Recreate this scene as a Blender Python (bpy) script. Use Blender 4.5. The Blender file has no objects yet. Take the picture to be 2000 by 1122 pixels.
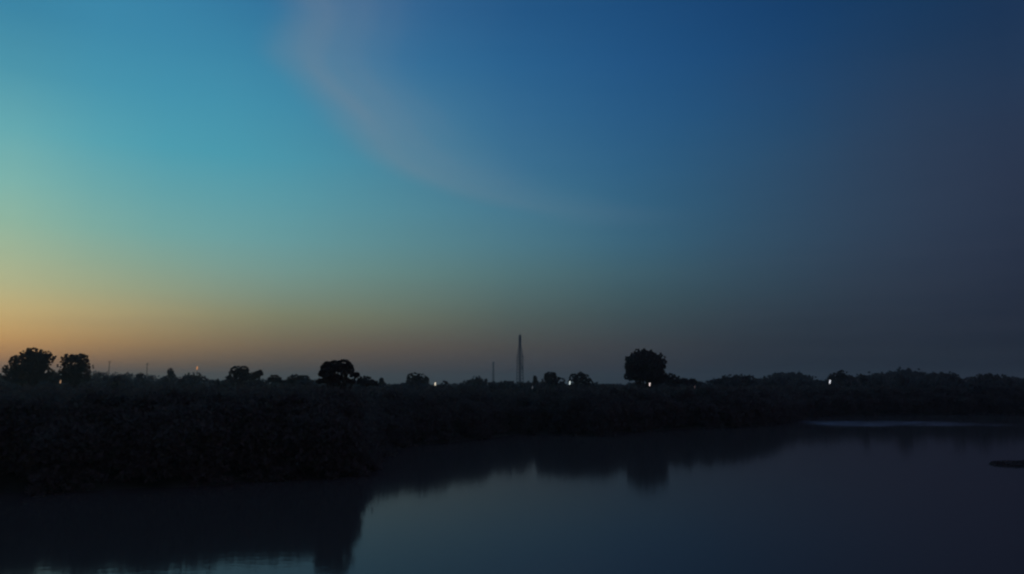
import bpy, math, random
import numpy as np

S = bpy.context.scene
C = S.collection
F, CX, CY, HZ = 1570.0, 1000.0, 561.0, 755.0      # pinhole of the 2000 px photograph
H = 7.0                                            # eye height above the water
TILT = math.atan((HZ - CY) / F)

# ------------------------------------------------------------------ camera
cam = bpy.data.cameras.new('camera')
cam.sensor_width = 36.0
cam.lens = F / 2000.0 * 36.0
cam.clip_start = 0.1
cam.clip_end = 20000.0
cam.dof.use_dof = True                # the phone missed its focus in the dark: everything far is a little soft
cam.dof.focus_distance = 4.3
cam.dof.aperture_fstop = 2.8
cam_o = bpy.data.objects.new('camera', cam)
C.objects.link(cam_o)
cam_o.location = (0, 0, H)
cam_o.rotation_euler = (math.radians(90) + TILT, 0, 0)
S.camera = cam_o

S.view_settings.view_transform = 'Standard'
S.view_settings.look = 'None'
S.view_settings.exposure = 0.0
S.view_settings.gamma = 1.0
S.view_settings.use_curve_mapping = False


def lin(c):
    c = np.asarray(c, float) / 255.0
    return np.where(c <= 0.04045, c / 12.92, ((c + 0.055) / 1.055) ** 2.4)


def azel(px, py):
    x = (px - CX) / F
    u = -(py - CY) / F
    fy = math.cos(TILT) - u * math.sin(TILT)
    fz = math.sin(TILT) + u * math.cos(TILT)
    return math.degrees(math.atan2(x, fy)), math.degrees(math.atan2(fz, math.hypot(x, fy)))


def pix(az, el):
    a, e = math.radians(az), math.radians(el)
    x, y, z = math.sin(a) * math.cos(e), math.cos(a) * math.cos(e), math.sin(e)
    fwd = y * math.cos(TILT) + z * math.sin(TILT)
    up = -y * math.sin(TILT) + z * math.cos(TILT)
    fwd = max(fwd, 0.05)
    return CX + F * x / fwd, CY - F * up / fwd


# ------------------------------------------------------------------ sky: dusk gradient as a function of direction
# colours of the clear dusk sky by bearing (columns) and height above the horizon (rows)
XS = [0, 250, 500, 750, 1000, 1250, 1500, 1750, 2000]
YS = [0, 150, 300, 450, 550, 620, 680, 720, 755]
SKY = [
    [(50, 128, 163), (50, 128, 168), (44, 112, 156), (38, 96, 146), (30, 82, 132), (22, 72, 122), (16, 60, 108), (18, 54, 94), (24, 48, 82)],
    [(75, 150, 172), (60, 142, 174), (56, 134, 168), (48, 112, 156), (40, 95, 142), (30, 80, 130), (24, 69, 115), (27, 59, 94), (28, 51, 82)],
    [(110, 176, 178), (75, 155, 174), (68, 145, 168), (66, 128, 156), (54, 104, 142), (42, 88, 128), (34, 76, 112), (36, 60, 88), (36, 49, 74)],
    [(150, 183, 157), (115, 165, 160), (98, 154, 160), (86, 136, 148), (72, 118, 138), (52, 96, 124), (42, 78, 104), (38, 59, 82), (33, 46, 68)],
    [(184, 184, 138), (148, 165, 134), (120, 150, 138), (102, 132, 124), (80, 110, 112), (60, 89, 100), (46, 70, 86), (38, 53, 70), (29, 41, 60)],
    [(212, 178, 110), (176, 157, 108), (130, 130, 98), (108, 115, 96), (78, 92, 88), (56, 74, 80), (44, 58, 70), (35, 47, 62), (27, 37, 54)],
    [(214, 154, 82), (168, 129, 80), (128, 106, 78), (104, 88, 72), (80, 75, 70), (61, 63, 68), (41, 49, 60), (32, 41, 54), (25, 34, 48)],
    [(160, 116, 84), (126, 98, 76), (98, 82, 70), (84, 71, 67), (68, 62, 65), (55, 54, 61), (37, 44, 56), (29, 37, 50), (23, 31, 45)],
    [(124, 98, 82), (104, 86, 74), (82, 74, 69), (70, 65, 66), (58, 57, 63), (49, 50, 59), (34, 41, 54), (27, 35, 48), (22, 30, 44)],
]
TAB = lin(np.array(SKY))
gain = np.interp(YS, [0, 150, 300, 620, 680, 755], [1.02, 1.05, 1.10, 1.14, 1.06, 1.0])[:, None] * np.ones(len(XS))
gain = 1 + (gain - 1) * np.interp(XS, [0, 500, 1000, 1500, 2000], [0.6, 1.0, 1.0, 0.5, 0.0])[None, :]
up = np.interp(YS, [0, 350, 600, 755], [1.0, 1.0, 0.0, 0.0])[:, None]
rt = np.interp(XS, [0, 750, 1200, 2000], [0.0, 0.6, 1.0, 0.6])[None, :]
TAB = TAB * gain[:, :, None]
TAB[:, :, 0] *= 1 - 0.22 * up * rt
TAB[:, :, 1] *= 1 + 0.05 * up
TAB[:, :, 2] *= 1 + 0.02 * up
TAB = TAB * 0.95 + 0.05 * TAB.mean(2, keepdims=True)      # thin dusk haze takes some colour out of the sky
SUN_AZ = -45.0


def sample(px, py):
    px = min(max(px, 0), 2000)
    py = min(max(py, 0), 755)
    i = min(max(np.searchsorted(XS, px) - 1, 0), len(XS) - 2)
    j = min(max(np.searchsorted(YS, py) - 1, 0), len(YS) - 2)
    tx = (px - XS[i]) / (XS[i + 1] - XS[i])
    ty = (py - YS[j]) / (YS[j + 1] - YS[j])
    return ((TAB[j, i] * (1 - tx) + TAB[j, i + 1] * tx) * (1 - ty)
            + (TAB[j + 1, i] * (1 - tx) + TAB[j + 1, i + 1] * tx) * ty)


world = bpy.data.worlds.new('World')
S.world = world
world.use_nodes = True
nt = world.node_tree
nt.nodes.clear()


class NB:
    def __init__(self, tree):
        self.t = tree

    def n(self, kind, **kw):
        nd = self.t.nodes.new(kind)
        for k, v in kw.items():
            setattr(nd, k, v)
        return nd

    def link(self, a, b):
        self.t.links.new(a, b)

    def math(self, op, a, b=None, c=None, clamp=False):
        nd = self.n('ShaderNodeMath', operation=op)
        nd.use_clamp = clamp
        for i, v in enumerate((a, b, c)):
            if v is None:
                continue
            if hasattr(v, 'is_output') or hasattr(v, 'links'):
                self.link(v, nd.inputs[i])
            else:
                nd.inputs[i].default_value = v
        return nd.outputs[0]

    def ramp(self, fac, stops, interp='LINEAR'):
        nd = self.n('ShaderNodeValToRGB')
        cr = nd.color_ramp
        cr.interpolation = interp
        while len(cr.elements) > 1:
            cr.elements.remove(cr.elements[-1])
        cr.elements[0].position = stops[0][0]
        cr.elements[0].color = (*stops[0][1], 1)
        for p, c in stops[1:]:
            e = cr.elements.new(p)
            e.color = (*c, 1)
        self.link(fac, nd.inputs[0])
        return nd.outputs[0]

    def maprange(self, v, a, b, c, d, interp='LINEAR'):
        nd = self.n('ShaderNodeMapRange')
        nd.interpolation_type = interp
        self.link(v, nd.inputs['Value'])
        for k, q in zip(('From Min', 'From Max', 'To Min', 'To Max'), (a, b, c, d)):
            nd.inputs[k].default_value = q
        return nd.outputs['Result']

    def mix(self, fac, a, b, mode='MIX'):
        nd = self.n('ShaderNodeMix')
        nd.data_type = 'RGBA'
        nd.blend_type = mode
        for sock, v in ((nd.inputs[0], fac), (nd.inputs[6], a), (nd.inputs[7], b)):
            if hasattr(v, 'links'):
                self.link(v, sock)
            elif isinstance(v, (int, float)):
                sock.default_value = v
            else:
                sock.default_value = (*v, 1)
        return nd.outputs[2]


B = NB(nt)
tc = B.n('ShaderNodeTexCoord').outputs['Generated']
sep = B.n('ShaderNodeSeparateXYZ')
B.link(tc, sep.inputs[0])
X, Y, Z = sep.outputs
el = B.math('DEGREES', B.math('ARCSINE', Z))
az = B.math('DEGREES', B.math('ARCTAN2', X, Y))
dd = B.math('DEGREES', B.math('ARCCOSINE', B.math('COSINE', B.math('RADIANS', B.math('SUBTRACT', az, SUN_AZ)))))
elf = B.math('DIVIDE', el, 90.0, clamp=True)
ZEN = lin((60, 76, 112))  # zenith above the frame, tinted purple to put more red light on the land
BACK = [lin(c) for c in ((66, 54, 62), (80, 62, 76), (70, 64, 86), (58, 68, 98))]  # unseen sky behind the camera, made brighter and pinker to lift the dark banks
els = [0, 0.6, 1.2, 1.9, 2.7, 3.6, 4.8, 6.2, 8, 10, 12.5, 15.5, 19, 22.5, 26, 32, 45, 65, 90]


def column(azv, scale=1.0):
    st = []
    for e in els:
        if e <= 26:
            c = sample(*pix(azv, e)) * scale
        else:
            c0 = sample(*pix(azv, 26)) * scale
            t = (e - 26) / 64.0
            t = t ** 0.7
            c = c0 * (1 - t) + ZEN * t
        st.append((e / 90.0, tuple(c)))
    return st


cols = [(0.0, column(-32.4, 1.06))]
for a in (-32.4, -28, -24, -20, -16, -12, -8, -4, 0, 4, 8, 12, 16, 20, 24, 28, 32.4):
    cols.append((a - SUN_AZ, column(a)))
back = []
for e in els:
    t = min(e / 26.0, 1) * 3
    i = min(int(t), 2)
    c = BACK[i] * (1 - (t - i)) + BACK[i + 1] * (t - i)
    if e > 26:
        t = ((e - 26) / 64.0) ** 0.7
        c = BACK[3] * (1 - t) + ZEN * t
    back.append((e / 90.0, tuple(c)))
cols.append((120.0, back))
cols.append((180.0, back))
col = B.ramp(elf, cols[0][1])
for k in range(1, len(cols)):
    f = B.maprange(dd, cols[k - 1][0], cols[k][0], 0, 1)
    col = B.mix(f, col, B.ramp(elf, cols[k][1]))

# thin high cloud: a wisp with a crisp western edge, described by bearing of that edge per elevation
mp = B.n('ShaderNodeMapping')
mp.inputs['Scale'].default_value = (2.2, 2.2, 5.0)
B.link(tc, mp.inputs[0])
nz = B.n('ShaderNodeTexNoise')
nz.inputs['Scale'].default_value = 3.0
nz.inputs['Detail'].default_value = 4.0
nz.inputs['Roughness'].default_value = 0.45
B.link(mp.outputs[0], nz.inputs['Vector'])
wob = B.math('MULTIPLY', B.math('SUBTRACT', nz.outputs[0], 0.5), 3.0)

EDGE = [(560, -80), (548, 0), (520, 100), (592, 180), (655, 250), (745, 322), (850, 372), (960, 402), (1070, 425), (1130, 470)]
pts = sorted([(azel(px, py)[1], azel(px, py)[0]) for px, py in EDGE])
EL0, EL1 = 8.0, 32.0
fc = B.n('ShaderNodeFloatCurve')
cv = fc.mapping.curves[0]
pp = [((e - EL0) / (EL1 - EL0), (a + 25.0) / 40.0) for e, a in pts]
while len(cv.points) > 2:
    cv.points.remove(cv.points[-1])
cv.points[0].location = pp[0]
cv.points[1].location = pp[-1]
for p in pp[1:-1]:
    cv.points.new(*p)
fc.mapping.update()
B.link(B.maprange(el, EL0, EL1, 0, 1), fc.inputs['Value'])
edge_az = B.math('SUBTRACT', B.math('MULTIPLY', fc.outputs[0], 40.0), 25.0)
u = B.math('ADD', B.math('SUBTRACT', az, edge_az), wob)
lum = B.n('ShaderNodeTexNoise')
lum.inputs['Scale'].default_value = 1.0
lum.inputs['Detail'].default_value = 5.0
lv = B.n('ShaderNodeCombineXYZ')
B.link(B.math('MULTIPLY', u, 0.55), lv.inputs[0])
B.link(B.math('MULTIPLY', B.math('SUBTRACT', el, B.math('MULTIPLY', az, 0.6)), 0.12), lv.inputs[1])
B.link(lv.outputs[0], lum.inputs['Vector'])
rise = B.maprange(u, -1.8, 3.2, 0, 1, 'SMOOTHERSTEP')
fall = B.math('ADD', B.math('MULTIPLY', B.maprange(u, 1.5, 12.0, 1, 0, 'SMOOTHSTEP'), 0.75), B.math('MULTIPLY', B.maprange(u, 1.0, 19.0, 1, 0, 'SMOOTHSTEP'), B.maprange(el, 14.0, 21.0, 0, 0.28)))
amp = B.ramp(B.maprange(el, 8.0, 32.0, 0, 1), [(0.0, (0, 0, 0)), (0.12, (.0, .0, .0)), (0.2, (.16, .16, .16)), (0.3, (.40, .40, .40)),
                                               (0.45, (.46, .46, .46)), (0.62, (.40, .40, .40)), (0.75, (.36, .36, .36)), (0.87, (.28, .28, .28)), (1.0, (.18, .18, .18))])
wisp = B.math('MULTIPLY', B.math('MULTIPLY', rise, fall), amp)
wisp = B.math('MULTIPLY', wisp, B.maprange(lum.outputs[0], 0.3, 0.7, 0.84, 1.12))
col = B.mix(wisp, col, tuple(lin((122, 135, 150))))
# faint dusky veil low in the east of the frame
vd = B.math('SQRT', B.math('ADD', B.math('POWER', B.math('DIVIDE', B.math('SUBTRACT', az, 26.0), 14.0), 2.0),
                           B.math('POWER', B.math('DIVIDE', B.math('SUBTRACT', el, 12.0), 9.0), 2.0)))
veil = B.math('MULTIPLY', B.maprange(B.math('ADD', vd, B.math('MULTIPLY', wob, 0.25)), 0.1, 1.5, 1, 0, 'SMOOTHSTEP'), 0.22)
col = B.mix(veil, col, tuple(lin((66, 66, 86))))
# faint flat layers of haze close to the horizon
m2 = B.n('ShaderNodeMapping')
m2.inputs['Scale'].default_value = (1.6, 1.6, 26.0)
B.link(tc, m2.inputs[0])
n2 = B.n('ShaderNodeTexNoise')
n2.inputs['Scale'].default_value = 2.0
n2.inputs['Detail'].default_value = 5.0
n2.inputs['Roughness'].default_value = 0.6
B.link(m2.outputs[0], n2.inputs['Vector'])
lay = B.math('MULTIPLY', B.maprange(n2.outputs[0], 0.42, 0.72, 0, 1, 'SMOOTHSTEP'), B.maprange(el, 2.0, 11.0, 0.14, 0.02))
col = B.mix(lay, col, B.mix(0.5, tuple(lin((76, 80, 90))), col))
gr = B.maprange(n2.outputs[0], 0.2, 0.8, 0.98, 1.02)
gm = B.n('ShaderNodeVectorMath', operation='SCALE')
B.link(col, gm.inputs[0])
B.link(gr, gm.inputs['Scale'])
col = gm.outputs[0]

bg = B.n('ShaderNodeBackground')
bg.inputs['Strength'].default_value = 1.0
B.link(col, bg.inputs[0])
wo = B.n('ShaderNodeOutputWorld')
B.link(bg.outputs[0], wo.inputs[0])

# ------------------------------------------------------------------ helpers


def at(px, py, D):
    """world point at depth Y = D along the ray of a pixel"""
    x = (px - CX) / F
    u = -(py - CY) / F
    fy = math.cos(TILT) - u * math.sin(TILT)
    fz = math.sin(TILT) + u * math.cos(TILT)
    k = D / fy
    return x * k, D, H + fz * k


def ppm(D):                                        # metres per photo pixel at depth D
    return D / (F * math.cos(TILT))


def material(name, base, rough=0.8, noise=0.0, scale=1.0, spec=0.3, metal=0.0, island=False):
    m = bpy.data.materials.new(name)
    m.use_nodes = True
    t = m.node_tree
    p = t.nodes['Principled BSDF']
    p.inputs['Roughness'].default_value = rough
    p.inputs['Specular IOR Level'].default_value = spec
    p.inputs['Metallic'].default_value = metal
    b = NB(t)
    if noise:
        g = b.n('ShaderNodeNewGeometry')
        nz_ = b.n('ShaderNodeTexNoise')
        nz_.inputs['Scale'].default_value = scale
        nz_.inputs['Detail'].default_value = 5
        b.link(g.outputs['Position'], nz_.inputs['Vector'])
        f = nz_.outputs[0]
        if island:
            f = b.math('ADD', b.math('MULTIPLY', f, 0.6), b.math('MULTIPLY', g.outputs['Random Per Island'], 0.4))
        lo = tuple(np.array(base) * (1 - noise))
        hi = tuple(np.array(base) * (1 + noise))
        b.link(b.ramp(f, [(0.3, lo), (0.7, hi)]), p.inputs['Base Color'])
    else:
        p.inputs['Base Color'].default_value = (*base, 1)
    return m


def emitter(name, rgb, strength):
    m = bpy.data.materials.new(name)
    m.use_nodes = True
    t = m.node_tree
    t.nodes.clear()
    b = NB(t)
    e = b.n('ShaderNodeEmission')
    e.inputs[0].default_value = (*rgb, 1)
    e.inputs[1].default_value = strength
    o = b.n('ShaderNodeOutputMaterial')
    b.link(e.outputs[0], o.inputs[0])
    return m


class MB:
    def __init__(self):
        self.v, self.f = [], []
        self.nv = 0

    def add(self, v, f):
        self.v.append(np.asarray(v, float))
        self.f += [tuple(i + self.nv for i in q) for q in f]
        self.nv += len(v)

    def box(self, c, s, rz=0.0):
        x, y, z = [q / 2 for q in s]
        v = np.array([(-x, -y, -z), (x, -y, -z), (x, y, -z), (-x, y, -z), (-x, -y, z), (x, -y, z), (x, y, z), (-x, y, z)])
        cr, sr = math.cos(rz), math.sin(rz)
        v = np.stack([v[:, 0] * cr - v[:, 1] * sr, v[:, 0] * sr + v[:, 1] * cr, v[:, 2]], 1) + np.array(c)
        self.add(v, [(3, 2, 1, 0), (4, 5, 6, 7), (0, 1, 5, 4), (1, 2, 6, 5), (2, 3, 7, 6), (3, 0, 4, 7)])

    def tube(self, p, q, r0, r1, n=6):
        p, q = np.array(p, float), np.array(q, float)
        d = q - p
        L = np.linalg.norm(d)
        if L < 1e-6:
            return
        d /= L
        a = np.cross(d, (0, 0, 1.0) if abs(d[2]) < 0.9 else (1.0, 0, 0))
        a /= np.linalg.norm(a)
        b = np.cross(d, a)
        v = []
        for c, r in ((p, r0), (q, r1)):
            for k in range(n):
                t = 2 * math.pi * k / n
                v.append(c + (a * math.cos(t) + b * math.sin(t)) * r)
        f = [(k, (k + 1) % n, n + (k + 1) % n, n + k) for k in range(n)]
        f += [tuple(range(n - 1, -1, -1)), tuple(range(n, 2 * n))]
        self.add(v, f)

    def build(self, name, mat, parent=None):
        me = bpy.data.meshes.new(name)
        me.from_pydata([tuple(q) for q in np.concatenate(self.v)], [], self.f)
        me.materials.append(mat)
        o = bpy.data.objects.new(name, me)
        C.objects.link(o)
        if parent:
            o.parent = parent
        return o


def quads(name, V, mat, parent=None):
    """V: (n,4,3) array of leaf quads -> one mesh object"""
    n = len(V)
    me = bpy.data.meshes.new(name)
    me.vertices.add(n * 4)
    me.vertices.foreach_set('co', V.reshape(-1).astype(np.float32))
    me.loops.add(n * 4)
    me.loops.foreach_set('vertex_index', np.arange(n * 4, dtype=np.int32))
    me.polygons.add(n)
    me.polygons.foreach_set('loop_start', np.arange(0, n * 4, 4, dtype=np.int32))
    me.update(calc_edges=True)
    me.materials.append(mat)
    o = bpy.data.objects.new(name, me)
    C.objects.link(o)
    if parent:
        o.parent = parent
    return o


def tag(o, label=None, cat=None, group=None, kind=None):
    if label: o['label'] = label
    if cat: o['category'] = cat
    if group: o['group'] = group
    if kind: o['kind'] = kind
    return o


def thing(name, loc, label, cat, group=None):
    o = bpy.data.objects.new(name, None)
    o.empty_display_size = 0.5
    C.objects.link(o)
    o.location = loc
    return tag(o, label, cat, group)


rng = np.random.default_rng(7)
random.seed(7)


def leaves(centres, radii, per, size, squash=0.8):
    """small four-sided leaf sprays scattered round clump centres"""
    c = np.repeat(np.asarray(centres), per, 0)
    r = np.repeat(np.asarray(radii), per)
    d = rng.normal(size=c.shape)
    d /= np.linalg.norm(d, axis=1)[:, None]
    p = c + d * (r * rng.random(len(r)) ** 0.45)[:, None] * np.array([1, 1, squash])
    a = rng.normal(size=c.shape)
    a /= np.linalg.norm(a, axis=1)[:, None]
    b = np.cross(a, rng.normal(size=c.shape))
    b /= np.linalg.norm(b, axis=1)[:, None]
    s = size * (0.6 + 0.8 * rng.random(len(r)))[:, None]
    a, b = a * s, b * s * 0.6
    return np.stack([p - a, p + b, p + a, p - b], 1)


# ------------------------------------------------------------------ materials
M_GROUND = material('earth_and_grass', (0.05, 0.045, 0.032), 0.95, 0.5, 0.3, 0.1)


def leafy(name, base, noise, scale):
    m = material(name, base, 0.75, noise, scale, 0.2, island=True)
    t_ = m.node_tree
    b_ = NB(t_)
    p_ = t_.nodes['Principled BSDF']
    tr = b_.n('ShaderNodeBsdfTranslucent')
    b_.link(p_.inputs['Base Color'].links[0].from_socket, tr.inputs[0])
    mx = b_.n('ShaderNodeMixShader')
    mx.inputs[0].default_value = 0.5
    b_.link(p_.outputs[0], mx.inputs[1])
    b_.link(tr.outputs[0], mx.inputs[2])
    b_.link(mx.outputs[0], t_.nodes['Material Output'].inputs[0])
    return m


M_LEAF = leafy('foliage', (0.15, 0.108, 0.088), 0.15, 0.25)
M_LEAF_FAR = leafy('far_foliage', (0.115, 0.09, 0.082), 0.15, 0.08)
M_BARK = material('bark', (0.09, 0.07, 0.05), 0.9, 0.4, 4.0)
M_STEEL = material('galvanised_steel', (0.16, 0.16, 0.17), 0.6, 0.2, 2.0, metal=0.4)
M_PANEL = material('antenna_panel', (0.22, 0.22, 0.24), 0.6, 0.1, 3.0)
M_WOOD = material('weathered_pole', (0.13, 0.11, 0.09), 0.9, 0.3, 5.0)
M_WEED = material('water_weed', (0.13, 0.085, 0.075), 0.9, 0.4, 2.0)

# ------------------------------------------------------------------ terrain: a river between low banks
# far shore: pixel column -> depth of the waterline
SHORE = [(-1600, 54), (-400, 56), (0, 59), (200, 62), (480, 64), (520, 67), (640, 68), (694, 71), (706, 77), (716, 86), (732, 95), (755, 104), (790, 111), (900, 116),
         (960, 126), (1030, 137), (1110, 132), (1160, 128), (1200, 138), (1310, 150), (1400, 156), (1480, 162), (1530, 182),
         (1560, 212), (1700, 228), (2000, 232), (2500, 240), (3200, 260)]
SHORE = [(px, D / (1.13 if px < 500 or px > 680 else 1.02) - (-1.2 if px < 500 else 2.0 if px < 680 else 1.5 if px < 850 else -1.0)) for px, D in SHORE]
poly = [((px - CX) / F * D / math.cos(TILT), D) for px, D in SHORE]
poly = np.array(poly)


def resample(P, step):
    out = [P[0]]
    for a, b in zip(P[:-1], P[1:]):
        L = np.linalg.norm(b - a)
        n = max(1, int(L / step))
        for k in range(1, n + 1):
            out.append(a + (b - a) * k / n)
    return np.array(out)


fine = resample(poly, 2.0)
ker = np.ones(5) / 5
sm = fine.copy()
sm[2:-2, 0] = np.convolve(fine[:, 0], ker, 'valid')
sm[2:-2, 1] = np.convolve(fine[:, 1], ker, 'valid')
sm[:, 1] += 0.5 * np.sin(sm[:, 0] * 0.9) + 0.3 * np.sin(sm[:, 0] * 2.3 + 1)
# whole river outline: far shore, then back along the camera's own bank
river = np.vstack([[(-420, 40)], [(-200, 52)], sm, [(700, 330)], [(700, -60)], [(60, -5)], [(-60, -5)], [(-420, -40)]])


def signed(P):
    """distance to river outline, negative inside the water"""
    A = river
    Bq = np.roll(river, -1, 0)
    out = np.full(len(P), 1e9)
    ins = np.zeros(len(P), bool)
    for a, b in zip(A, Bq):
        ab = b - a
        t = np.clip(((P - a) @ ab) / (ab @ ab + 1e-9), 0, 1)
        d = np.hypot(*(P - a - t[:, None] * ab).T)
        out = np.minimum(out, d)
        cond = (a[1] > P[:, 1]) != (b[1] > P[:, 1])
        xi = a[0] + (P[:, 1] - a[1]) * (b[0] - a[0]) / (b[1] - a[1] + 1e-12)
        ins ^= cond & (P[:, 0] < xi)
    return np.where(ins, -out, out)


def axis(fine_lo, fine_hi, step, lo, hi):
    a = list(np.arange(fine_lo, fine_hi, step))
    s, q = step, a[-1]
    up = []
    while q < hi:
        s *= 1.25; q += s; up.append(min(q, hi))
    s, q = step, a[0]
    dn = []
    while q > lo:
        s *= 1.25; q -= s; dn.append(max(q, lo))
    return np.array(dn[::-1] + a + up)


ax = axis(-80, 200, 2.0, -4000, 4000)
ay = axis(-20, 260, 2.0, -1200, 5200)
GX, GY = np.meshgrid(ax, ay)
P = np.stack([GX.ravel(), GY.ravel()], 1)
sd = signed(P)


def land_h(P, sd):
    h = np.where(sd < 0, np.maximum(sd * 0.35, -1.6), np.minimum(sd * 0.35, 1.1) + np.clip(sd - 6, 0, 60) * 0.012)
    n = 0.22 * np.sin(P[:, 0] * 0.21 + 1.3) * np.cos(P[:, 1] * 0.17) + 0.12 * np.sin(P[:, 0] * 0.63 + P[:, 1] * 0.5)
    return h + np.where(sd > 3, n, 0)


gz = land_h(P, sd)
me = bpy.data.meshes.new('ground')
nx, ny = len(ax), len(ay)
faces = []
for j in range(ny - 1):
    for i in range(nx - 1):
        k = j * nx + i
        faces.append((k, k + 1, k + nx + 1, k + nx))
me.from_pydata([(a, b, c) for (a, b), c in zip(P, gz)], [], faces)
me.materials.append(M_GROUND)
g = bpy.data.objects.new('ground', me)
C.objects.link(g)
tag(g, kind='structure')


def ground_z(x, y):
    q = np.array([(x, y)], float)
    return float(land_h(q, signed(q))[0])


# water sheet
M_WATER = bpy.data.materials.new('river_water')
M_WATER.use_nodes = True
t = M_WATER.node_tree
p = t.nodes['Principled BSDF']
W = NB(t)
fr = W.n('ShaderNodeFresnel')
fr.inputs[0].default_value = 1.33
gl = W.n('ShaderNodeBsdfGlossy')
gl.inputs[0].default_value = (0.95, 0.79, 0.92, 1)
df = W.n('ShaderNodeBsdfDiffuse')
df.inputs[0].default_value = (0.075, 0.052, 0.043, 1)
ms = W.n('ShaderNodeMixShader')
W.link(W.math('MULTIPLY', fr.outputs[0], 0.62), ms.inputs[0])
W.link(df.outputs[0], ms.inputs[1])
W.link(gl.outputs[0], ms.inputs[2])
W.link(ms.outputs[0], t.nodes['Material Output'].inputs[0])
t.nodes.remove(p)
pos = W.n('ShaderNodeNewGeometry').outputs['Position']
sp = W.n('ShaderNodeSeparateXYZ')
W.link(pos, sp.inputs[0])


def wnoise(sx, sy, scale, detail=3):
    m_ = W.n('ShaderNodeMapping')
    m_.inputs['Scale'].default_value = (sx, sy, 1)
    W.link(pos, m_.inputs[0])
    q = W.n('ShaderNodeTexNoise')
    q.inputs['Scale'].default_value = scale
    q.inputs['Detail'].default_value = detail
    W.link(m_.outputs[0], q.inputs['Vector'])
    return q.outputs[0]


small = wnoise(1.0, 1.6, 1.3, 4)
big = wnoise(0.5, 1.0, 0.05, 3)
# wind-ruffled streak near the far side, right of frame
yc = W.math('ADD', sp.outputs[1], W.math('MULTIPLY', W.math('SUBTRACT', wnoise(1, 1, 0.03, 2), 0.5), 10.0))
yc = W.math('ADD', yc, W.math('MULTIPLY', W.math('POWER', W.math('SUBTRACT', sp.outputs[0], 78.0), 2.0), 0.006))
ruf = W.math('MULTIPLY', W.maprange(W.math('ABSOLUTE', W.math('SUBTRACT', yc, 156.0)), 5.0, 17.0, 1, 0, 'SMOOTHSTEP'),
             W.math('MULTIPLY', W.maprange(sp.outputs[0], 52, 60, 0, 1, 'SMOOTHSTEP'), W.maprange(sp.outputs[0], 78, 100, 1, 0, 'SMOOTHSTEP')))
ruf = W.math('MULTIPLY', ruf, W.maprange(wnoise(0.35, 1.0, 0.5, 4), 0.35, 0.6, 0.25, 1.0))
stg = W.math('ADD', W.maprange(big, 0.35, 0.65, 0.05, 0.10), W.math('MULTIPLY', ruf, 0.4))
bmp = W.n('ShaderNodeBump')
bmp.inputs['Distance'].default_value = 0.05
W.link(stg, bmp.inputs['Strength'])
W.link(small, bmp.inputs['Height'])
W.link(bmp.outputs[0], gl.inputs['Normal'])
W.link(bmp.outputs[0], fr.inputs['Normal'])
W.link(W.math('ADD', W.math('MULTIPLY', ruf, 0.18), 0.07), gl.inputs['Roughness'])
wm = MB()
wm.add([(-600, -130, 0), (800, -130, 0), (800, 420, 0), (-600, 420, 0)], [(0, 1, 2, 3)])
w = wm.build('river_water', M_WATER)
tag(w, kind='structure')

# ------------------------------------------------------------------ vegetation
PROFILE = [(-300, 728), (0, 728), (100, 726), (175, 724), (222, 724), (240, 728), (262, 727), (290, 727), (300, 732), (345, 735), (368, 732), (390, 732),
           (400, 738), (440, 738), (450, 730), (490, 731), (515, 739), (535, 736), (555, 740), (565, 735), (600, 735), (620, 738),
           (695, 743), (705, 741), (735, 746), (790, 747), (800, 743), (835, 745), (850, 749), (905, 747), (920, 744), (945, 744), (955, 747),
           (972, 743), (1010, 743), (1020, 746), (1060, 743), (1090, 742), (1105, 749), (1160, 747), (1215, 749), (1300, 740), (1320, 736),
           (1340, 740), (1370, 742), (1400, 737), (1440, 733), (1480, 738), (1500, 736), (1590, 738), (1615, 740), (1625, 734),
           (1660, 733), (1700, 730), (1830, 729), (1860, 729), (1872, 735), (1885, 737), (1910, 732), (1930, 730), (2000, 733), (2400, 730)]
PX = [a for a, _ in PROFILE]
PYv = [b for _, b in PROFILE]


def bush_quads(x, y, z0, w, h, nclump, per, leaf, full=False):
    """crown that starts at the ground, irregular lobes"""
    th = rng.random(nclump) * 2 * math.pi
    rr = np.sqrt(rng.random(nclump)) * w * 0.5
    zz = rng.random(nclump)
    lim = np.sqrt(np.clip(1 - (rr / (w * 0.5)) ** 2, 0.08, 1))
    if full:
        lim = 0.78 + 0.22 * lim
        zz = zz ** 0.8
    c = np.stack([x + rr * np.cos(th), y + rr * np.sin(th), z0 + h * (0.08 + 0.86 * zz * lim)], 1)
    rad = w * ((0.24 if full else 0.13) + 0.10 * rng.random(nclump))
    c[:, 2] = np.minimum(c[:, 2], z0 + h - rad * (0.8 if full else 0.7))
    return leaves(c, rad, per, leaf)


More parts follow.
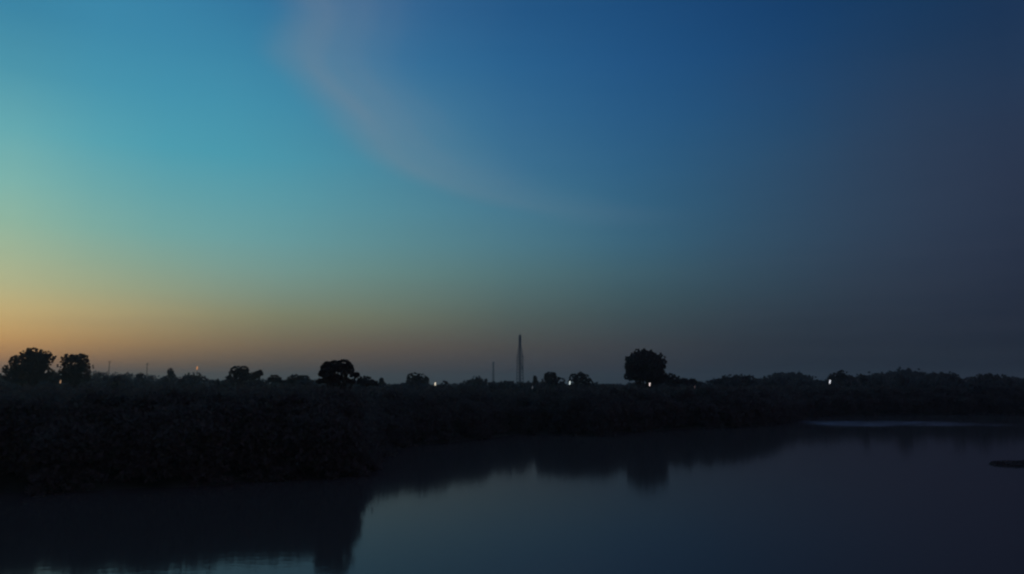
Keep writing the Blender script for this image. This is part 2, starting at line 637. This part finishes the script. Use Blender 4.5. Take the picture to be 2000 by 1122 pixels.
# near scrub along the waterline: reads as one dark mass
acc = []
for a, b in zip(sm[:-1], sm[1:]):
    if a[0] < -50 or a[0] > 205:
        continue
    tng = (b - a) / (np.linalg.norm(b - a) + 1e-9)
    nrm = np.array([-tng[1], tng[0]])
    D = a[1]
    for row in range(5):
        if row > 2 and rng.random() < 0.3:
            continue
        off = 1.2 + row * 1.7 + rng.random() * 1.5
        q = a + nrm * off + tng * rng.normal() * 0.8
        z0 = ground_z(*q)
        if z0 < 0.1:
            continue
        top = min(6.9, 3.0 + 0.75 * off) + rng.normal() * 0.3
        if rng.random() < 0.12:
            top += 0.35
        hgt = min(top, 7.2) - z0
        wd = 2.8 + 1.4 * rng.random()
        acc.append(bush_quads(q[0], q[1], z0, wd, hgt, 44, 30, 0.19 if D < 120 else 0.28, full=True))
        if row == 4 and rng.random() < 0.3:
            acc.append(bush_quads(q[0], q[1], z0 + 3, 0.7 + 0.5 * rng.random(), 4.0 + 1.4 * rng.random() - z0, 10, 16, 0.15))
        # low skirt of sedge hanging to the water
        if row == 0:
            acc.append(bush_quads(q[0] - nrm[0] * 1.2, q[1] - nrm[1] * 1.2, z0 - 0.5, 2.6, 2.2 + rng.random(), 14, 24, 0.17))
            if rng.random() < 0.5:
                acc.append(bush_quads(q[0] - nrm[0] * 2.4, q[1] - nrm[1] * 2.4, z0 - 0.7, 2.2, 1.2 + rng.random() * 1.2, 8, 22, 0.15))
for _ in range(520):
    q = np.array([(-52 + 56 * rng.random(), 50 + 28 * rng.random())])
    s_ = signed(q)
    if s_[0] > 1.6:
        z0 = float(land_h(q, s_)[0])
        acc.append(bush_quads(q[0, 0], q[0, 1], z0, 3.2, min(6.85, 3.0 + 0.75 * float(s_[0])) + 0.25 * rng.normal() - z0, 40, 26, 0.19, full=True))
for px in np.arange(612, 712, 7.0):
    for D in (67.0, 68.8, 70.2):
        x, y, _ = at(px + 3 * rng.normal(), 755, D)
        q = np.array([(x, y)])
        s_ = signed(q)
        if s_[0] > 1.2:
            z0 = float(land_h(q, s_)[0])
            acc.append(bush_quads(x, y, z0, 2.6, (6.2 if D < 68 else 7.0) - z0, 44, 28, 0.18, full=True))
scrub = quads('bank_scrub', np.concatenate(acc), M_LEAF)
tag(scrub, 'unbroken dark mass of scrub growing along the far river bank', 'scrub', kind='stuff')
print('scrub quads', len(scrub.data.polygons))

LAMPS = [(118, 746, 190), (385, 719, 320), (398, 754, 190), (850, 751, 190), (1040, 757, 190), (1113, 748, 200), (1269, 751, 168), (1357, 756, 190), (1621, 746, 245)]
# belts of trees behind, each row kept just under the skyline
acc = []
for D0, D1, per, leaf, step in ((66, 90, 30, 0.3, 7.0), (90, 120, 28, 0.35, 7.0), (120, 180, 26, 0.4, 7.0), (200, 270, 26, 0.5, 7.0), (330, 430, 34, 0.5, 6.0), (500, 700, 36, 0.7, 5.0)):
    px = -200.0
    while px < 2200:
        D = D0 + (D1 - D0) * rng.random()
        x, y, ztop = at(px, np.interp(px, PX, PYv) + abs(rng.normal()) * 2.0, D)
        gq = np.array([(x, y)])
        if signed(gq)[0] > 5:
            z0 = float(land_h(gq, signed(gq))[0])
            if D0 < 200:
                ztop = min(ztop, 6.6 + rng.random() * 0.3)      # the nearest belt stays below eye level
            for lx_, ly_, ld_ in LAMPS:
                if abs(px - lx_) < 6 + 4.0 / ppm(D) and D < ld_ + 12:
                    ztop = min(ztop, at(lx_, ly_ + 8, D)[2])
            hgt = ztop - z0
            wd = hgt * (0.7 + 0.5 * rng.random()) if D0 < 500 else hgt * 0.9
            wpx = wd / ppm(D)
            acc.append(bush_quads(x, y, z0, wd, hgt, 34, per, leaf))
            px += wpx * 0.38
        else:
            px += 8
belt = quads('distant_wood', np.concatenate(acc), M_LEAF_FAR)
tag(belt, 'low dark belt of woodland running along the whole horizon', 'woodland', kind='stuff')
print('belt quads', len(belt.data.polygons))


# ------------------------------------------------------------------ trees that stand out of the skyline
def tree(name, label, D, lobes, leaf, mat=M_LEAF, dens=1.0, trunk=True, group=None, cat='tree', twigs=8, holes=(), per=34):
    """lobes: (cx, cy, rx, ry) of each crown mass as seen; depth radius follows the width"""
    cxm = sum(l[0] for l in lobes) / len(lobes)
    x0, y0, _ = at(cxm, 750, D)
    z0 = ground_z(x0, y0)
    root = thing(name, (x0, y0, z0), label, cat, group)
    k = ppm(D)
    cen, rad = [], []
    tops = []
    for (cx, cy, rx, ry) in lobes:
        lx, ly, lz = at(cx, cy, D)
        a, b = rx * k, ry * k
        n = max(26, int(240 * dens * (rx * ry) / 600.0))
        cr = max(0.15 * min(a, b), 0.16)
        tops.append((lx - x0, 0, lz - z0, a, b))
        m = 0
        while m < n:
            d = rng.normal(size=3)
            d /= np.linalg.norm(d)
            r_ = rng.random() ** 0.45
            cr_i = cr * (0.7 + 0.7 * rng.random())
            q = d * r_ * np.array([a - cr_i, (a + b) / 2 - cr_i, b - cr_i])
            wx = lx + q[0]
            wz = lz + q[2]
            skip = False
            for (hx, hy, hr) in holes:
                hx_, _, hz_ = at(hx, hy, D)
                if math.hypot(wx - hx_, wz - hz_) < hr * k:
                    skip = True
            m += 1
            if skip:
                continue
            cen.append((wx - x0, ly + q[1] - y0, wz - z0))
            rad.append(cr_i)
        # ragged sprays round the outline
        for _ in range(twigs * 3):
            tt = rng.random() * math.pi * 1.3 - 0.15 * math.pi
            e = 0.88 + 0.22 * rng.random()
            cen.append((lx + a * e * math.cos(tt) - x0, ly - y0 + rng.normal() * a * 0.2, lz + b * e * math.sin(tt) - z0))
            rad.append(cr * (0.2 + 0.35 * rng.random()))
    leaf *= 0.75
    quads('crown', leaves(cen, rad, per, leaf), mat, root)
    if trunk:
        mb = MB()
        hh = min(t_[2] for t_ in tops)
        hh = max(hh * 0.55, 1.0)
        r = max(0.16, 0.02 * max(t_[2] for t_ in tops) + 0.06)
        p0 = np.array((0, 0, -0.3))
        p1 = np.array((0.15 * rng.normal(), 0.1, hh * 0.5))
        p2 = np.array((0.2 * rng.normal(), 0, hh))
        mb.tube(p0, p1, r * 1.3, r * 1.05, 8)
        mb.tube(p1, p2, r * 1.05, r * 0.85, 8)
        for (lx, ly, lz, a, b) in tops:
            for _ in range(4):
                e = np.array((lx + a * 0.6 * rng.normal() * 0.6, rng.normal() * a * 0.3, lz + b * (0.1 + 0.5 * rng.random())))
                mid = (p2 + e) / 2 + rng.normal(size=3) * 0.15 * a
                mb.tube(p2, mid, r * 0.55, r * 0.35, 6)
                mb.tube(mid, e, r * 0.35, r * 0.10, 5)
        mb.build('trunk', M_BARK, root)
    return root


SK = 'trees standing out of the far skyline'
tree('broadleaf_tree', 'large spreading tree with two crown lobes, leftmost on the skyline', 200,
     [(34, 706, 15, 10), (64, 697, 22, 15), (86, 703, 19, 15), (58, 716, 34, 13), (30, 724, 22, 11), (70, 725, 31, 14), (52, 738, 46, 12)], 0.30, holes=((39, 709, 5),), twigs=16, group=SK)
tree('broadleaf_tree', 'square-topped bushy tree right of the large leftmost tree', 205,
     [(137, 705, 17, 12), (157, 706, 16, 13), (147, 718, 28, 11), (146, 728, 28, 11), (148, 740, 30, 10)], 0.30, holes=((143, 710, 5),), twigs=12, group=SK)
tree('small_tree', 'tiny upright dark tree on the skyline left of the orange lamp', 300, [(333, 727, 5, 6), (334, 735, 7, 5)], 0.4, group=SK)
tree('round_bush', 'low rounded bush just below the orange lamp', 300, [(378, 737, 16, 8), (388, 741, 18, 6)], 0.4, group=SK, cat='bush', trunk=False)
tree('ragged_tree', 'ragged low tree right of the orange lamp, broad dark top', 210, [(462, 728, 12, 11), (476, 728, 9, 11), (470, 737, 24, 8)], 0.32, twigs=12, group=SK)
tree('thin_tree', 'thin wispy sapling just right of the ragged low tree', 215, [(503, 733, 9, 7), (508, 729, 4, 5), (494, 736, 10, 7)], 0.25, dens=0.6, twigs=10, group=SK)
tree('low_bush', 'low bump of bush between the ragged tree and the domed tree', 220, [(536, 740, 10, 6), (540, 744, 15, 6)], 0.35, cat='bush', trunk=False, group=SK)
tree('low_bush', 'wider low bush immediately left of the domed bank tree', 220, [(575, 740, 12, 7), (592, 741, 11, 7), (586, 746, 24, 6)], 0.35, cat='bush', trunk=False, group=SK)
tree('domed_tree', 'domed tree with trailing right branch, mirrored at the lower left of the water', 72,
     [(641, 722, 12, 13), (655, 718, 15, 11), (670, 716, 14, 11), (680, 723, 9, 11), (631, 732, 7, 7), (696, 733, 4, 3), (658, 733, 30, 8), (656, 746, 34, 7)], 0.16, dens=0.42, twigs=26, per=13, holes=((677, 727, 4),), group=SK)
tree('low_bush', 'smooth hump of bush to the right of the domed tree', 130, [(712, 746, 14, 9), (722, 750, 16, 6)], 0.25, cat='bush', trunk=False, group=SK)
tree('small_tree', 'very small tree tip between the domed tree and the white-gold lamp', 260, [(745, 743, 3, 4), (746, 749, 5, 5)], 0.35, dens=0.8, group=SK)
tree('flat_topped_tree', 'small flat-topped tree left of the white-gold lamp', 240, [(808, 738, 12, 9), (822, 740, 11, 8), (833, 742, 4, 4), (815, 747, 20, 8)], 0.32, twigs=10, group=SK)
tree('round_bush', 'wide smooth dome of bush left of the short mast', 330, [(934, 746, 20, 10), (924, 748, 18, 7)], 0.45, cat='bush', trunk=False, twigs=2, group=SK)
tree('ragged_tree', 'small ragged tree with tufted top just right of the tall lattice tower', 240, [(1074, 738, 10, 10), (1068, 735, 4, 5), (1082, 735, 4, 6), (1080, 745, 21, 8)], 0.3, twigs=14, group=SK)
tree('small_tree', 'thin upright tree tip close beside the tall lattice tower', 300, [(1045, 741, 3, 6), (1046, 748, 5, 5)], 0.35, dens=0.7, group=SK)
tree('twiggy_tree', 'twiggy open tree just right of the cool white lamp', 220, [(1134, 735, 6, 7), (1121, 740, 8, 9), (1140, 741, 13, 9), (1135, 748, 24, 7)], 0.26, dens=0.8, twigs=16, group=SK)
tree('big_round_tree', 'tallest big round dense tree alone on the bank, right of centre', 174,
     [(1260, 712, 36, 27), (1252, 703, 27, 19), (1280, 713, 20, 22), (1236, 718, 15, 22), (1262, 732, 38, 16), (1234, 737, 14, 8), (1284, 738, 17, 14)],
     0.30, dens=1.5, twigs=10, holes=((1254, 727, 4),), group=SK)
tree('round_bush', 'bush sloping down from the right foot of the big round tree', 190, [(1308, 740, 12, 9), (1322, 744, 15, 8), (1345, 746, 16, 6)], 0.3, cat='bush', trunk=False, group=SK)
tree('low_bush', 'broad low hump of bushes midway right of the big round tree', 260, [(1425, 741, 22, 8), (1450, 740, 20, 8), (1438, 746, 40, 8)], 0.4, cat='bush', trunk=False, twigs=4, group=SK)
tree('wooded_mound', 'paler smooth dome of far trees left of the rightmost lamp', 620, [(1540, 738, 40, 13), (1560, 741, 36, 11), (1510, 742, 26, 9)], 1.0, M_LEAF_FAR, trunk=False, twigs=2, cat='tree clump', group=SK)
tree('ragged_tree', 'small dark tree standing over the rightmost white lamp', 330, [(1630, 738, 9, 8), (1645, 734, 10, 9), (1650, 741, 18, 8)], 0.45, twigs=8, group=SK)
tree('wooded_mound', 'highest wooded mound at the right of the skyline', 600, [(1770, 736, 42, 16), (1735, 739, 40, 13), (1810, 739, 40, 11), (1690, 742, 36, 11)], 1.0, M_LEAF_FAR, trunk=False, twigs=3, cat='tree clump', group=SK)
tree('flat_topped_tree', 'flat-topped dark tree ending the right-hand wood before a dip', 380, [(1838, 737, 22, 10), (1856, 738, 14, 10)], 0.55, twigs=6, group=SK)
tree('round_bush', 'rounded tree at the far right edge of the skyline', 360, [(1928, 739, 20, 10), (1950, 742, 24, 9)], 0.5, twigs=6, group=SK)

# weed bed at the right of the near water
x, y, _ = at(1998, 905, 74)
pts = []
for _ in range(420):
    a = rng.random() * 2 * math.pi
    r = math.sqrt(rng.random())
    dx, dy = math.cos(a) * r * 3.4, math.sin(a) * r * 2.2
    pts.append((dx, dy, 0.02 + 0.2 * (1 - r) * rng.random()))
root = thing('weed_patch', (x + 0.6, y, 0), 'low dark patch of weeds lying on the water at the right edge', 'water plant')
quads('weeds', leaves(pts, np.full(len(pts), 0.26), 30, 0.09, 0.6), M_WEED, root)
mb = MB()
ring = [(3.4 * math.cos(a) * (1 + 0.12 * math.sin(3 * a)), 2.2 * math.sin(a), -0.5) for a in np.linspace(0, 2 * math.pi, 25)[:-1]]
mb.add(ring + [(0, 0, 0.03)] + [(q[0] * 0.8, q[1] * 0.8, 0.0) for q in ring],
       [(i, (i + 1) % 24, 25 + (i + 1) % 24, 25 + i) for i in range(24)] + [(25 + i, 25 + (i + 1) % 24, 24) for i in range(24)])
mb.build('mud', M_WEED, root)


# ------------------------------------------------------------------ towers and poles
def lattice(root, hgt, prof, leg_r, panel_h, cable=0.0):
    """prof(z) -> half width; four legs as parts, the bracing joined"""
    zs = list(np.arange(0, hgt, panel_h)) + [hgt]
    for sx, sy in ((1, 1), (1, -1), (-1, 1), (-1, -1)):
        mb = MB()
        for a, b in zip(zs[:-1], zs[1:]):
            mb.tube((sx * prof(a), sy * prof(a), a), (sx * prof(b), sy * prof(b), b), leg_r, leg_r, 5)
        mb.build('leg', M_STEEL, root)
    mb = MB()
    for a, b in zip(zs[:-1], zs[1:]):
        wa, wb = prof(a), prof(b)
        ca = [(wa, wa, a), (wa, -wa, a), (-wa, -wa, a), (-wa, wa, a)]
        cb = [(wb, wb, b), (wb, -wb, b), (-wb, -wb, b), (-wb, wb, b)]
        for i in range(4):
            j = (i + 1) % 4
            mb.tube(ca[i], cb[j], leg_r * 0.5, leg_r * 0.5, 4)
            mb.tube(ca[j], cb[i], leg_r * 0.5, leg_r * 0.5, 4)
            mb.tube(cb[i], cb[j], leg_r * 0.5, leg_r * 0.5, 4)
    mb.build('bracing', M_STEEL, root)
    if cable:
        mb = MB()
        mb.box((0, 0, hgt * 0.49), (cable, cable * 0.5, hgt * 0.98))
        for z in np.arange(1, hgt, 2.5):
            mb.box((0, 0, z), (cable * 1.3, cable * 0.6, 0.12))
        mb.build('cable_ladder', M_STEEL, root)


D = 900
x, y, ztop = at(1015.5, 655, D)
z0 = ground_z(x, y)
tw = thing('lattice_tower', (x, y, z0), 'tall steel lattice telecom tower, highest thing on the skyline near centre', 'tower')
ht = ztop - z0
k = ppm(D)
z_wide = at(1015, 696, D)[2] - z0
z_narrow = at(1015, 676, D)[2] - z0


def prof(z):
    return float(np.interp(z, [0, z_wide, z_narrow, ht], [6.2 * k * 1.1, 5.6 * k, 2.2 * k, 1.5 * k]))


lattice(tw, ht, prof, 0.32, 3.4, cable=1.5)
for zc, n, w_ in ((ht - 1.6, 3, 1.4), (ht - 5.2, 3, 1.5)):
    for i in range(n):
        a = i * 2 * math.pi / n + 0.4
        mb = MB()
        mb.box((math.cos(a) * w_, math.sin(a) * w_, zc), (0.55, 0.55, 2.8), a)
        mb.build('panel_antenna', M_PANEL, tw)
for zc, a, off in ((z_wide - 1, 0.3, 1.0), (z_wide - 5, 3.6, 1.0), (z_wide - 9, 5.2, 1.0), (z_wide - 13, 0.9, 1.0), (z_narrow - 2, 2.2, 1.0)):
    mb = MB()
    r_ = prof(zc) * 1.05
    c_ = np.array((math.cos(a) * r_, math.sin(a) * r_ - 0.3, zc))
    d_ = np.array((math.cos(a), math.sin(a), 0)) * 0.5
    mb.tube(c_, c_ + d_, 0.95, 0.95, 14)
    mb.build('dish_antenna', M_PANEL, tw)
for zp in (z_wide, z_narrow):
    mb = MB()
    q = prof(zp) + 0.5
    for s in (-1, 1):
        mb.box((0, s * q, zp), (2 * q, 0.5, 0.18))
        mb.box((s * q, 0, zp), (0.5, 2 * q - 0.4, 0.17))
    mb.build('platform', M_STEEL, tw)
mb = MB()
mb.tube((0, 0, ht), (0, 0, ht + 3.2), 0.28, 0.12, 6)
mb.build('lightning_rod', M_STEEL, tw)

D = 1250
x, y, ztop = at(963.5, 707, D)
z0 = ground_z(x, y)
tw2 = thing('lattice_mast', (x, y, z0), 'shorter thin lattice mast left of the tall tower, fading in haze', 'mast')
ht = ztop - z0
lattice(tw2, ht, lambda z: float(np.interp(z, [0, ht], [1.9, 0.9])), 0.2, 3.0, cable=0.8)
for i in range(3):
    a = i * 2.1
    mb = MB()
    mb.box((math.cos(a) * 1.2, math.sin(a) * 1.2, ht - 2.4), (0.6, 0.6, 3.2), a)
    mb.build('panel_antenna', M_PANEL, tw2)
mb = MB()
mb.box((0, 0, ht * 0.55), (5.2, 5.2, 0.5))
mb.build('platform', M_STEEL, tw2)


def utility_pole(px, ytop, D, label, arms):
    x, y, zt = at(px, ytop, D)
    z0 = ground_z(x, y)
    r = thing('utility_pole', (x, y, z0), label, 'pole', 'thin poles over the left treeline')
    h_ = zt - z0
    mb = MB()
    mb.tube((0, 0, 0), (0, 0, h_), 0.20, 0.12, 8)
    mb.build('post', M_WOOD, r)
    for zc, w_ in arms:
        mb = MB()
        mb.box((0, 0, h_ - zc), (w_, 0.12, 0.14))
        mb.build('crossarm', M_WOOD, r)
        for s in (-1, 0, 1):
            mb = MB()
            mb.tube((s * w_ * 0.45, 0, h_ - zc + 0.07), (s * w_ * 0.45, 0, h_ - zc + 0.32), 0.06, 0.04, 6)
            mb.build('insulator', M_PANEL, r)


utility_pole(214, 705, 330, 'thin tall pole rising from the flat treeline right of the square-topped tree', [(0.5, 1.2)])
utility_pole(288, 709, 340, 'thin pole left of the tiny upright tree', [(0.6, 1.4)])


# ------------------------------------------------------------------ lamps: a glowing tube in a slim fitting on a pole
def lamp(px, py, D, label, rgb, strength, length, rad, lean=0.10, name='street_lamp'):
    x, y, zc = at(px, py, D)
    length *= 0.88
    strength *= 0.8
    z0 = ground_z(x, y)
    r = thing(name, (x, y, z0), label, 'lamp', 'lit lamps along the far bank')
    zc -= z0
    L = length / 2
    mb = MB()
    mb.tube((0, 0.35, 0), (0, 0.35, zc + L * 0.6), 0.09, 0.06, 8)
    mb.build('post', M_WOOD, r)
    mb = MB()
    mb.tube((0, 0.35, zc), (0, 0.12, zc), 0.03, 0.03, 6)
    mb.box((0, 0.10, zc), (rad * 1.6, 0.06, length * 0.9))
    mb.build('bracket', M_STEEL, r)
    mb = MB()
    rad *= 0.8
    mb.tube((-lean * L, 0, zc - L), (lean * L, 0, zc + L), rad, rad, 10)
    mb.build('lamp_tube', emitter('lamp_glow', rgb, strength), r)


WARM = (1.0, 0.78, 0.5)
lamp(118, 746, 190, 'dim amber lamp below the gap between the two leftmost trees', (1.0, 0.6, 0.33), 0.42, 0.8, 0.16)
lamp(385, 719, 320, 'orange lamp on a post standing clear above the left treeline', (1.0, 0.42, 0.16), 0.85, 1.5, 0.22)
lamp(398, 754, 190, 'faint grey lamp low in the dark below the orange lamp', (0.9, 0.9, 0.95), 0.09, 0.7, 0.13)
lamp(850, 751, 190, 'bright white-gold lamp right of the flat-topped tree', (1.0, 0.88, 0.66), 1.5, 0.95, 0.15)
lamp(1040, 757, 190, 'faint lamp low in the dark right of the tall tower', (0.8, 0.9, 1.0), 0.12, 0.6, 0.12)
lamp(1113, 748, 200, 'bright cool white lamp left of the twiggy open tree', (0.86, 0.97, 0.95), 1.2, 0.95, 0.16)
lamp(1269, 751, 168, 'white lamp glowing under the big round tree', (1.0, 0.84, 0.78), 1.3, 0.75, 0.13)
lamp(1357, 756, 190, 'very faint small lamp right of the big round tree', (0.95, 0.7, 0.75), 0.09, 0.6, 0.11)
lamp(1621, 746, 245, 'bright white lamp furthest right, leaning a little', (0.9, 0.92, 1.0), 1.4, 1.2, 0.18, 0.16)

# ------------------------------------------------------------------ evening haze
mb = MB()
mb.box((0, 2000, 38.5), (8400, 6800, 83))
hz = mb.build('haze', None)
hz.data.materials.clear()
mh = bpy.data.materials.new('evening_haze')
mh.use_nodes = True
t = mh.node_tree
t.nodes.clear()
b = NB(t)
pv = b.n('ShaderNodeVolumePrincipled')
pv.inputs['Color'].default_value = (1.0, 0.82, 0.74, 1)
pv.inputs['Density'].default_value = 0.0003
pv.inputs['Anisotropy'].default_value = 0.6
o = b.n('ShaderNodeOutputMaterial')
b.link(pv.outputs[0], o.inputs['Volume'])
hz.data.materials.append(mh)
tag(hz, kind='stuff')
